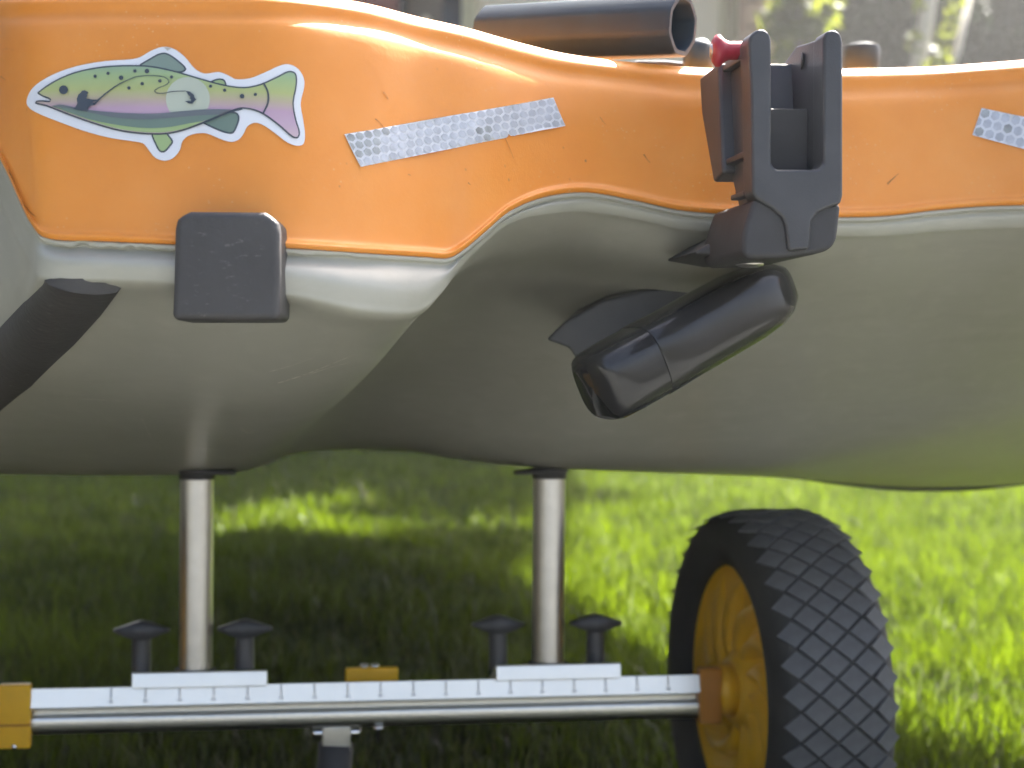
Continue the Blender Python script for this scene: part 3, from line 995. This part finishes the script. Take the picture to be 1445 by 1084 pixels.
MYAW = Matrix.Translation((XC, DC, 0)) @ Matrix.Rotation(YAW, 4, 'Z') @ Matrix.Translation((-XC, -DC, 0))
cart = thing('kayak_cart', 'aluminium kayak cart with two posts, a ruled axle and yellow wheels', 'cart', (XC, DC, 0))
xl, xr = AXL(38), AXL(990)
yf, yb_ = DC - .013, DC + .013
zt, zb = ZA + .0144, ZA - .0182
prof = [(yf, zt - .0008), (yf + .0008, zt), (yb_ - .0030, zt - .0100), (yb_, zt - .0125), (yb_, zb), (yf + .004, zb), (yf + .0012, zb + .0022), (yf, zb + .0042),
        (yf, zb + .0100), (yf + .0012, zb + .0122), (yf + .006, zb + .0130), (yf + .006, zb + .0178), (yf + .001, zb + .0188), (yf, zb + .0196)]
ax_ = xprism('axle', prof, xl, xr, 'aluminium', cart, 0)
bevel(ax_, .0007, 2, 50)
RS = math.tan(R_(12))
rule = xprism('ruler_face', [(yf - .0034, zt - .0128), (yf - .0034 + .0124 * RS, zt - .0004), (yf + .0002, zt - .0004), (yf + .0002, zt - .0128)], xl + .002, xr - .002, 'bright_alu', ax_)
for k in range(0, 18):
    x = xl + (AXL(163) - xl) + k * .0232
    if x < xr - .02:
        prism('tick_mark', [(x - .0007, yf - .0037 + .0054 * RS, zt - .0074), (x + .0007, yf - .0037 + .0054 * RS, zt - .0074), (x + .0007, yf - .0037 + .0122 * RS, zt - .0006), (x - .0007, yf - .0037 + .0122 * RS, zt - .0006)], Vector((0, .0004, 0)), 'grey_print', rule)
        prism('tick_number', [(x - .0017, yf - .0037 + .0024 * RS, zt - .0104), (x + .0017, yf - .0037 + .0024 * RS, zt - .0104), (x + .0017, yf - .0037 + .0042 * RS, zt - .0086), (x - .0017, yf - .0037 + .0042 * RS, zt - .0086)], Vector((0, .0004, 0)), 'grey_print', rule)


def cart_post(pxc, pl0, pl1, kx0, kx1):
    a = AXL(pl0, -.016); b = AXL(pl1, -.016)
    xprism('base_plate', [(DC - .0190, zt - .0006), (DC - .0190 + .0102 * RS, zt + .0096), (DC - .0155, zt + .0103), (DC + .020, zt - .0045), (DC + .020, zt - .0105), (DC - .0130, zt + .0005)],
           a, b, 'bright_alu', cart, .0006, 2)
    cx_ = AXL(pxc)
    zpost = zt - .001
    lathe('collar', (cx_, DC, zpost), (0, 0, 1), [(0, .0145), (.0095, .0145), (.0105, .0135)], 'black_matte', cart, 28)
    po = lathe('scupper_post', (cx_, DC, zpost + .0005), (0, 0, 1), [(0, .0118), (ZA + .1625 - zpost, .0118)], 'steel_tube', cart, 40)
    sharp(po)
    for kx in (kx0, kx1):
        kc = AXL(kx, .012)
        ky = DC + .012
        kn = lathe('clamp_knob', (kc, ky, zpost), (0, 0, 1), [(0, .0075), (.002, .0070), (.030, .0066), (.034, .0068)], 'black_plastic', cart, 20)
        zk = zpost + .0325
        wv, wf = [], []
        for (xo, hw, zz0, zz1) in [(-.0195, .0030, .0025, .0045), (-.014, .0055, .0008, .0060), (-.006, .0075, -.002, .0088), (0, .008, -.0025, .0102), (.006, .0075, -.002, .0088), (.014, .0055, .0008, .0060), (.0195, .0030, .0025, .0045)]:
            for (yy, zz) in ((-hw, zz0), (hw, zz0), (hw, zz1 - .001), (hw * .6, zz1), (-hw * .6, zz1), (-hw, zz1 - .001)):
                wv.append((kc + xo, ky + yy, zk + zz))
        for i in range(6):
            for k in range(6):
                k2 = (k + 1) % 6
                wf.append([i * 6 + k, i * 6 + k2, (i + 1) * 6 + k2, (i + 1) * 6 + k])
        wf += [list(range(6)), [36 + k for k in range(6)]]
        mesh('wing_grip', wv, wf, 'black_plastic', kn)
    return cx_


xpl = cart_post(279, 184, 375, 206, 352)
xpr = cart_post(776, 698, 874, 709, 846)


def stop_ring(x, dx, rx, tilt):
    return lathe('stop_ring', (x + dx, DC, ZA + .1625), Vector((tilt, .02, 1)), [(-.0016, .0110), (-.0016, rx - .001), (0, rx), (.0016, rx - .001), (.0016, .0110)], 'black_matte', cart, 36, close=True)


stop_ring(xpr, -.006, .0205, -.06)
stop_ring(xpl, .007, .0205, .04)
lathe('stop_band', (xpr, DC, ZA + .161), (0, 0, 1), [(-.004, .0124), (.004, .0124)], 'black_matte', cart, 28)
lathe('stop_band', (xpl, DC, ZA + .161), (0, 0, 1), [(-.004, .0124), (.004, .0124)], 'black_matte', cart, 28)
xc = AXL(532, .015)
box('centre_clamp', xc - .0192, xc + .0192, DC + .0135, DC + .020, zt - .016, zt + .0045, 'yellow_plastic', cart, .0012)
for dx in (-.0055, .0022):
    lathe('screw', (xc + dx, DC + .0165, zt + .0045), (0, 0, 1), [(0, .0035), (.002, .0032), (.0028, .0018)], 'chrome', cart, 14)
xs = AXL(535, -.01)
lathe('screw', (xs, DC - .008, zb), (0, 0, -1), [(0, .0040), (.003, .0040), (.0032, .0022), (.012, .0022)], 'chrome', cart, 14)
xk = AXL(478)
box('leg_bracket', xk - .010, xk + .010, DC - .008, DC + .008, zb - .018, zb - .0002, 'aluminium', cart, .001)
lathe('leg_pivot', (xk - .017, DC, zb - .006), (1, 0, 0), [(0, .0035), (.001, .0042), (.033, .0042), (.034, .0035)], 'chrome', cart, 14)
tube('support_leg', [(xk, DC, zb - .014), (xk - .003, DC, zb - .06), (xk - .006, DC, zb - .118)], [.0125, .0125, .0125], 'black_matte', cart, 18)
# end brackets joining axle and hubs
XW_IN = AXL(1012)
box('end_bracket', xr - .004, XW_IN + .001, yf - .004, yf + .008, zb - .0035, zt + .0045, 'amber_plastic', cart, .0015)
box('end_bracket', xl - .0145, xl + .0065, yf - .005, yf + .004, zb - .0075, zt + .0035, 'yellow_plastic', cart, .0012)
box('bracket_clip', xl - .0148, xl + .0068, yf - .0056, yf - .0030, zb + .0080, zb + .0095, 'amber_plastic', cart)
lathe('screw', (xl - .004, yf - .0055, zb - .0060), (0, -1, 0), [(0, .0022), (.001, .0018)], 'chrome', cart, 12)
lathe('axle_stub', (xl - .0140, DC, ZA), (-1, 0, 0), [(0, .014), (.08, .014)], 'yellow_plastic', cart, 24)
lathe('axle_stub', (XW_IN + .0005, DC, ZA), (1, 0, 0), [(0, .0155), (.012, .0155)], 'amber_plastic', cart, 24)


# wheels
def wheel(sgn, x_in, detail):
    """sgn +1: right wheel; x_in the plane of the inner tyre side"""
    zc = .1345
    cy = DC
    toe = R_(3.5) if sgn > 0 else 0.0
    MW = MYAW @ Matrix.Translation((x_in, cy, zc)) @ Matrix.Rotation(toe, 4, 'Z') @ Matrix.Translation((-x_in, -cy, -zc))
    X = lambda t: x_in + sgn * t
    W = .086
    K = .0875 / .086
    pts = []
    prof = [(.010, .094), (.004, .099), (.0, .108), (.0008, .119), (.004, .1270), (.010, .1318), (.018, .1338), (.030, .1344), (.043, .1345), (.056, .1344), (.068, .1338), (.076, .1318), (.082, .1270), (.0852, .119), (.086, .108), (.082, .099), (.076, .094)]
    wh = lathe('wheel', (X(0), cy, zc), (sgn, 0, 0), [(t * K, r - .0022) for t, r in prof], 'tyre_rubber', cart, 96, close=True)
    wh['label'] = 'black tyre wheel with diamond tread and yellow plastic rim'
    # dished rim
    rim = lathe('rim', (X(0), cy, zc), (sgn, 0, 0), [(.010, .0990), (.0085, .0970), (.010, .0940), (.016, .0910), (.020, .080), (.024, .060), (.022, .036), (.016, .026), (.012, .024), (.012, .001)],
                'yellow_plastic', wh, 72, caps=False)
    # swirled spokes
    ns = 11
    sv, sf = [], []
    steps = 8
    for i in range(steps + 1):
        f = i / steps
        r = .026 + f * .062
        a = .9 * f ** 1.3
        wdt = .0045 + .008 * math.sin(math.pi * min(1, f * 1.1) * .9)
        base = .0200 + .004 * math.sin(math.pi * f)
        hgt = .0095 * math.sin(math.pi * (.10 + .85 * f)) + .001
        for (o_, h_) in ((-wdt, 0), (-wdt * .3, hgt), (wdt * .5, hgt * .55), (wdt, 0)):
            a2 = a + o_ / r
            sv.append((base - h_, r * math.cos(a2), r * math.sin(a2)))
    for i in range(steps):
        for k in range(3):
            sf.append([i * 4 + k, i * 4 + k + 1, (i + 1) * 4 + k + 1, (i + 1) * 4 + k])
    sp_me = None
    for n in range(ns):
        if sp_me is None:
            o = mesh('spoke', [(sgn * a, b, c) for a, b, c in sv], sf, 'yellow_plastic', None)
            sp_me = o.data
        else:
            o = link('spoke', sp_me)
        o.matrix_world = MW @ Matrix.Translation((X(0), cy, zc)) @ Matrix.Rotation(2 * math.pi * n / ns + .3, 4, 'X')
        o.parent = wh
        o.matrix_parent_inverse = Matrix.Identity(4)
    # tread: raised diamonds between crossing grooves
    rows = 6
    nA = 40
    pitch_x = .0105
    dia = None
    hx, ha = .0114, .0095
    big_v, big_f = [], []
    tops = [(0, hx, 0), (1, 0, ha), (0, -hx, 0), (1, 0, -ha)]
    db_v = [(hx, 0, -.002), (0, ha, -.002), (-hx, 0, -.002), (0, -ha, -.002),
            (hx * .95, 0, .0012), (0, ha * .95, .0012), (-hx * .95, 0, .0012), (0, -ha * .95, .0012)]
    db_f = [[4, 5, 6, 7], [0, 1, 5, 4], [1, 2, 6, 5], [2, 3, 7, 6], [3, 0, 4, 7]]
    tmp = None
    for j in range(rows):
        t = W / 2 + .001 + (j - (rows - 1) / 2) * .0124
        rr = np.interp(t, [p[0] for p in prof[2:15]], [p[1] for p in prof[2:15]]) - .0022
        sl = (np.interp(t + .003, [p[0] for p in prof[2:15]], [p[1] for p in prof[2:15]]) - np.interp(t - .003, [p[0] for p in prof[2:15]], [p[1] for p in prof[2:15]])) / .006
        for n in range(nA):
            a = 2 * math.pi * (n + (.5 if j % 2 else 0)) / nA
            # local frame: x axial, y tangential, z radial
            M = (Matrix.Translation((X(0), cy, zc)) @ Matrix.Rotation(a, 4, 'X') @ Matrix.Translation((sgn * t * K, 0, rr))
                 @ Matrix.Rotation(-sgn * math.atan(sl), 4, 'Y') @ Matrix.Diagonal((1, 1, .35 if j in (0, rows - 1) else 1, 1)))
            if detail:
                if math.cos(a) > -1:
                    facing = math.sin(a)        # -y side faces the camera
                    vis = (facing > -.35)
                    if vis:
                        if tmp is None:
                            o = mesh('tread_block', db_v, db_f, 'tread_rubber', None, smooth=False)
                            tmp = o.data
                        else:
                            o = link('tread_block', tmp)
                        o.matrix_world = MW @ M
                        o.parent = wh
                        o.matrix_parent_inverse = Matrix.Identity(4)
                        continue
            b = len(big_v)
            big_v += [M @ Vector(v) for v in db_v]
            big_f += [[i + b for i in f] for f in db_f]
    if big_v:
        q = mesh('tread', big_v, big_f, 'tread_rubber', wh, smooth=False)
        q['kind'] = 'stuff'
    # hub
    hub = lathe('hub', (X(-.001), cy, zc), (sgn, 0, 0), [(0, .017), (.001, .0185), (.013, .020)], 'yellow_plastic', wh, 36)
    for o in [wh] + list(wh.children):
        if o.name.split('.')[0] not in ('spoke', 'tread_block'):
            o.data.transform(MW)
    return wh


wheel(1, XW_IN, True)
wheel(-1, xl - .060, False)
for o in cart.children_recursive:
    if o.name.split('.')[0] != 'wheel' and not (o.parent and o.parent.name.split('.')[0] == 'wheel'):
        o.data.transform(MYAW)


# ------------------------------------------------------------------ background: house, trees
def wall_box(name, pa, pb, d, y_top, z0, mat, parent, depth=.12, z1=None):
    a = P(pa, 0, d).x; b = P(pb, 0, d).x
    return box(name, a, b, d, d + depth, z0, z1 if z1 is not None else P(0, y_top, d).z, mat, parent)


DH = 10.0
xw = lambda px, D: (px - CX) / FPX * D
house = thing('house', 'cream rendered house wall with dark window behind the kayak', 'house', (0.3, DH, 0))
zh = 3.15
box('wall', xw(655, DH), xw(1092, DH), DH, DH + 2.4, 0.0, zh, 'house_cream', house)
box('side_wall', xw(250, DH), xw(654, DH), DH + .3, DH + 2.3, 0.0, zh, 'house_greybrown', house)
box('corner_post', xw(648, DH), xw(668, DH), DH - .06, DH + .2, 0.0, zh, 'house_trim', house, .01)
box('door', xw(480, DH + .3), xw(560, DH + .3), DH + .22, DH + .31, 0.0, zh - .05, 'house_door', house)
box('door_frame', xw(560, DH + .3), xw(572, DH + .3), DH + .2, DH + .31, 0.0, zh - .05, 'dark_print', house)
wn_ = box('window', xw(622, DH + .3), xw(648, DH + .3), DH + .25, DH + .32, 2.72, zh - .02, 'window_glass', house)
box('sill', xw(612, DH + .3), xw(648, DH + .3), DH + .12, DH + .3, 2.64, 2.72, 'window_glass', wn_)
box('downpipe', xw(590, DH), xw(602, DH), DH + .1, DH + .2, 0.0, 2.78, 'house_cream', house, .02)
box('door_trim', xw(1012, DH), xw(1022, DH), DH - .05, DH + .02, 0.0, zh, 'house_trim', house)
box('door_trim', xw(1030, DH), xw(1040, DH), DH - .05, DH + .02, 0.0, zh, 'house_trim', house)
box('roof', xw(240, DH), xw(1100, DH), DH + .05, DH + 2.5, zh, zh + .12, 'roof_tile', house)
pil = thing('brick_pillar', 'pinkish brick pillar beside the cream house wall', 'pillar', (xw(1070, DH - .3), DH - .3, 0))
for k in range(20):
    zz = .155 * k
    for s in (0, 1):
        xa_ = xw(1046, DH - .3); xb_ = xw(1098, DH - .3)
        mid = (xa_ + xb_) / 2 + (.06 if k % 2 else -.06)
        lo, hi = ((xa_, mid - .006), (mid + .006, xb_))[s]
        box('brick', lo, hi, DH - .3, DH - .06, zz, zz + .143, 'brick_pink', pil)


def leaves(name, centres, radii, counts, size, mat, parent, tone_bias=0.0, seed=1, flat=.7):
    r = np.random.default_rng(seed)
    V, T = [], []
    for c, rad, n in zip(centres, radii, counts):
        p = r.normal(size=(n, 3)); p /= np.linalg.norm(p, axis=1)[:, None]
        p *= (r.uniform(.35, 1, n) ** .5)[:, None] * np.array([rad, rad, rad * flat])
        # clumps
        p += np.array(c)
        V.append(p)
        T.append(np.clip(r.uniform(0, 1, n) * .7 + r.uniform(-.15, .35) + tone_bias, 0, .93))
    p = np.concatenate(V); t = np.concatenate(T)
    n = len(p)
    a = r.normal(size=(n, 3)); a /= np.linalg.norm(a, axis=1)[:, None]
    b = r.normal(size=(n, 3)); b -= (b * a).sum(1)[:, None] * a; b /= np.linalg.norm(b, axis=1)[:, None]
    s = size * r.uniform(.6, 1.3, n)[:, None]
    nn = np.cross(a, b)
    verts = np.stack([p - a * s, p + b * s * .42 + nn * s * .12, p + a * s, p - b * s * .42 + nn * s * .12], 1).reshape(-1, 3)
    me = bpy.data.meshes.new(name)
    me.from_pydata(verts.tolist(), [], np.arange(4 * n).reshape(n, 4).tolist())
    at = me.attributes.new('tone', 'FLOAT', 'FACE')
    at.data.foreach_set('value', t.astype(np.float32))
    return link(name, me, parent, mat)


def tree(name, label, base, height, trunk_r, crown_c, crown_r, nclump, per, leaf, mat, bark, seed, lean=(0, 0), cat='tree', group=None, via=None, gap=None):
    r = random.Random(seed)
    t = thing(name, label, cat, base, group)
    b = Vector(base)
    topp = Vector(crown_c)
    pts = [b, b.lerp(topp, .35) + Vector((r.uniform(-.05, .05), 0, 0)), b.lerp(topp, .7), topp]
    if via:
        pts = [b, Vector(via[0]), Vector(via[1]), Vector(via[2]), topp]
        b = Vector(via[2])
    tr = tube('trunk', pts, [trunk_r, trunk_r * .9, trunk_r * .8, trunk_r * .6, trunk_r * .3] if via else [trunk_r, trunk_r * .8, trunk_r * .6, trunk_r * .3], bark, t, 10)
    cs, rs, ns = [], [], []
    for k in range(nclump):
        v = Vector((r.gauss(0, 1), r.gauss(0, 1), r.gauss(0, 1))).normalized() * (r.uniform(.25, 1) ** .6)
        c = topp + Vector((v.x * crown_r[0], v.y * crown_r[1], v.z * crown_r[2]))
        if gap and abs(c.x - gap[0][0]) < gap[1][0] and abs(c.y - gap[0][1]) < gap[1][1]:
            continue
        cs.append(tuple(c)); rs.append(r.uniform(.16, .30) * min(crown_r) * 1.3); ns.append(per)
        if k % 6 == 0:
            st_ = b.lerp(topp, r.uniform(.5, .95))
            tube('limb', [st_, st_.lerp(c, .5) + Vector((0, 0, .05)), c], [trunk_r * .35, trunk_r * .22, trunk_r * .08], bark, t, 6)
    leaves('crown', cs, rs, ns, leaf, mat, t, seed=seed)
    return t


for px_, dd_, seed_, lab_ in ((1190, 10.8, 11, 'dark green leafy tree between the brick pillar and the slender sapling'),
                             (1390, 11.2, 12, 'dark green leafy tree right of the slender sapling'),
                             (1570, 11.2, 13, 'dark green leafy tree cut by the right edge of the picture')):
    tree('broadleaf_tree', lab_, (xw(px_, dd_), dd_, 0), 4, .10, (xw(px_, dd_), dd_, 2.5), (1.0, .8, 1.2), 130, 280, .08, 'dark_leaf', 'bark', seed_, group='trees behind the kayak')
sap = thing('sapling', 'slender pale-barked sapling with backlit yellow-green leaves', 'tree', (xw(1262, 9.2), 9.2, 0))
tube('trunk', [P(1262, 628, 4.6), P(1286, 130, 4.6), P(1303, 55, 4.6), P(1316, -40, 4.6), P(1326, -120, 4.6)], [.055, .050, .048, .042, .03], 'pale_bark', sap, 12)
tube('limb', [P(1274, 400, 4.6), P(1310, 180, 4.6), P(1352, 70, 4.6), P(1372, -20, 4.65)], [.03, .03, .024, .015], 'pale_bark', sap, 8)
spots = [(1296, 50), (1292, 62), (1310, 92), (1318, 60), (1330, 92), (1345, 20), (1340, 30), (1336, 45), (1334, 62), (1328, 80), (1355, 8), (1300, 4), (1332, 94), (1350, 32), (1305, 96)]
leaves('foliage', [tuple(P(x, y, 4.5)) for x, y in spots], [.05] * len(spots), [7] * len(spots), .042, 'bright_leaf', sap, .1, 5, 1.0)
pl_ = thing('leafy_shrub', 'tall shrub with broad sunlit leaves beside the brick pillar', 'shrub', (xw(1120, 9.4), 9.4, 0))
tube('stem', [(xw(1120, 9.4), 9.4, 0), (xw(1122, 9.4), 9.4, 1.3), (xw(1125, 9.4), 9.4, 2.8)], [.035, .03, .015], 'bark', pl_, 8)
spots = [(1105, 22), (1130, 8), (1118, 12), (1095, 38), (1140, 32), (1128, 36), (1150, 28), (1112, 60), (1145, 55), (1120, 70), (1160, 10), (1135, -15), (1110, -20)]
leaves('foliage', [tuple(P(x, y, 4.7)) for x, y in spots], [.10] * len(spots), [11] * len(spots), .11, 'bright_leaf', pl_, -.1, 6, 1.0)
# unseen tree added to shade the left lawn, crown gap leaves a sun patch
tree('shade_tree', 'unseen spreading tree added behind the kayak to shade the left lawn', (-1.5, 6.8, 0), 4, .09, (.40, 7.8, 4.4), (1.5, 3.6, .7), 400, 200, .085, 'dark_leaf', 'bark', 21,
     via=[(-1.45, 6.8, 1.4), (-1.4, 6.8, 2.9), (-.8, 6.75, 3.8)], gap=((1.10, 6.80), (.30, .62)))

blocker_hedge = thing('blocker_hedge', 'unseen dark green leaf screen added at left to darken the hull corner', 'blocker_hedge', (-2.6, 0.8, 0))  # out-of-view greenery, added to block bright sky from the hull corner
hc = [(-2.6 + random.uniform(-.25, .25), random.uniform(-3.0, 4.0), random.uniform(.15, 2.0)) for _ in range(150)]
leaves('foliage', hc, [.38] * 150, [110] * 150, .07, 'dark_leaf', blocker_hedge, 0, 31, 1.0)
for k in range(8):
    tube('stem', [(-2.6, -2.8 + k * .9, 0), (-2.62, -2.75 + k * .9, .9), (-2.58, -2.8 + k * .9, 1.7)], [.03, .022, .01], 'bark', blocker_hedge, 6)

# ------------------------------------------------------------------ lawn blades
def lawn(zones):
    V, F, T = [], [], []
    off = 0
    for (y0, y1, xfun, dens, hmin, hmax, wd) in zones:
        xa, xb = xfun(y0, y1)
        n = int((y1 - y0) * (xb - xa) * dens)
        x = rng.uniform(xa, xb, n); y = rng.uniform(y0, y1, n)
        cl = (np.sin(x * 9 + 1.3 * np.sin(y * 7)) + np.sin(y * 11 + 1.7 * np.sin(x * 6 + 2)) + np.sin(x * 23 + y * 17) * .6) / 2.6
        h = rng.uniform(hmin, hmax, n) * (1 + .40 * cl) * np.exp(rng.normal(0, .28, n))
        az = rng.uniform(0, 2 * np.pi, n)
        lean = rng.uniform(.1, .75, n) * h
        wv = wd * rng.uniform(.6, 1.4, n)
        fa = rng.uniform(0, 2 * np.pi, n)
        sx, sy = np.cos(fa) * wv / 2, np.sin(fa) * wv / 2
        lx, ly = np.cos(az) * lean, np.sin(az) * lean
        z0 = np.full(n, .001)
        b1 = np.stack([x - sx, y - sy, z0], 1); b2 = np.stack([x + sx, y + sy, z0], 1)
        m1 = np.stack([x - sx * .8 + lx * .35, y - sy * .8 + ly * .35, h * .6], 1); m2 = np.stack([x + sx * .8 + lx * .35, y + sy * .8 + ly * .35, h * .6], 1)
        tp = np.stack([x + lx, y + ly, h * np.where(lean > .55 * h, .85, 1.0)], 1)
        V.append(np.stack([b1, b2, m2, m1, tp], 1).reshape(-1, 3))
        i = off + 5 * np.arange(n)[:, None]
        F.append(np.concatenate([i + np.array([0, 1, 2]), i + np.array([0, 2, 3]), i + np.array([3, 2, 4])], 1).reshape(-1, 3))
        tn = np.clip(.45 + .3 * cl + rng.normal(0, .22, n), 0, .93)
        tn[rng.random(n) < .05] = 1.0
        T.append(np.repeat(tn, 3))
        off += 5 * n
    V = np.concatenate(V); F = np.concatenate(F); T = np.concatenate(T)
    me = bpy.data.meshes.new('grass')
    me.vertices.add(len(V)); me.vertices.foreach_set('co', V.astype(np.float32).ravel())
    me.loops.add(F.size); me.loops.foreach_set('vertex_index', F.astype(np.int32).ravel())
    me.polygons.add(len(F))
    me.polygons.foreach_set('loop_start', np.arange(0, F.size, 3, dtype=np.int32))
    me.polygons.foreach_set('loop_total', np.full(len(F), 3, dtype=np.int32))
    me.update(calc_edges=True)
    at = me.attributes.new('tone', 'FLOAT', 'FACE')
    at.data.foreach_set('value', T.astype(np.float32))
    o = link('grass', me, None, 'grass_blade')
    o['kind'] = 'stuff'
    tag(o, 'short green lawn grass under and behind the kayak', 'grass')
    return o


fr = lambda k, m: (lambda a, b: (-k * b - m, k * b + m))
lawn([(.64, 1.2, lambda a, b: (-1.2, 1.2), 5000, .02, .045, .005),
      (1.2, 2.2, fr(.36, .15), 26000, .013, .036, .0028),
      (2.2, 3.6, fr(.36, .2), 16000, .015, .040, .0033),
      (3.6, 7.0, fr(.36, .3), 7000, .018, .046, .0046),
      (7.0, 12.0, fr(.36, .5), 1500, .025, .06, .009)])

# ------------------------------------------------------------------ thin air veil added in place of lens glare
hz = box('glare_veil', -61, 61, -61, 61, -1.0, 6.2, 'soil', None)
hz.data.materials.clear()
mh = bpy.data.materials.new('glare_veil_air')
mh.use_nodes = True
mh.node_tree.nodes.clear()
pv = mh.node_tree.nodes.new('ShaderNodeVolumePrincipled')
pv.inputs['Color'].default_value = (0.96, 0.96, 0.95, 1)
pv.inputs['Density'].default_value = 0.0042
pv.inputs['Anisotropy'].default_value = 0.4
ho = mh.node_tree.nodes.new('ShaderNodeOutputMaterial')
mh.node_tree.links.new(pv.outputs[0], ho.inputs['Volume'])
hz.data.materials.append(mh)
hz['kind'] = 'stuff'
tag(hz, 'thin bright veil added through the air in place of lens glare', 'glare_veil')
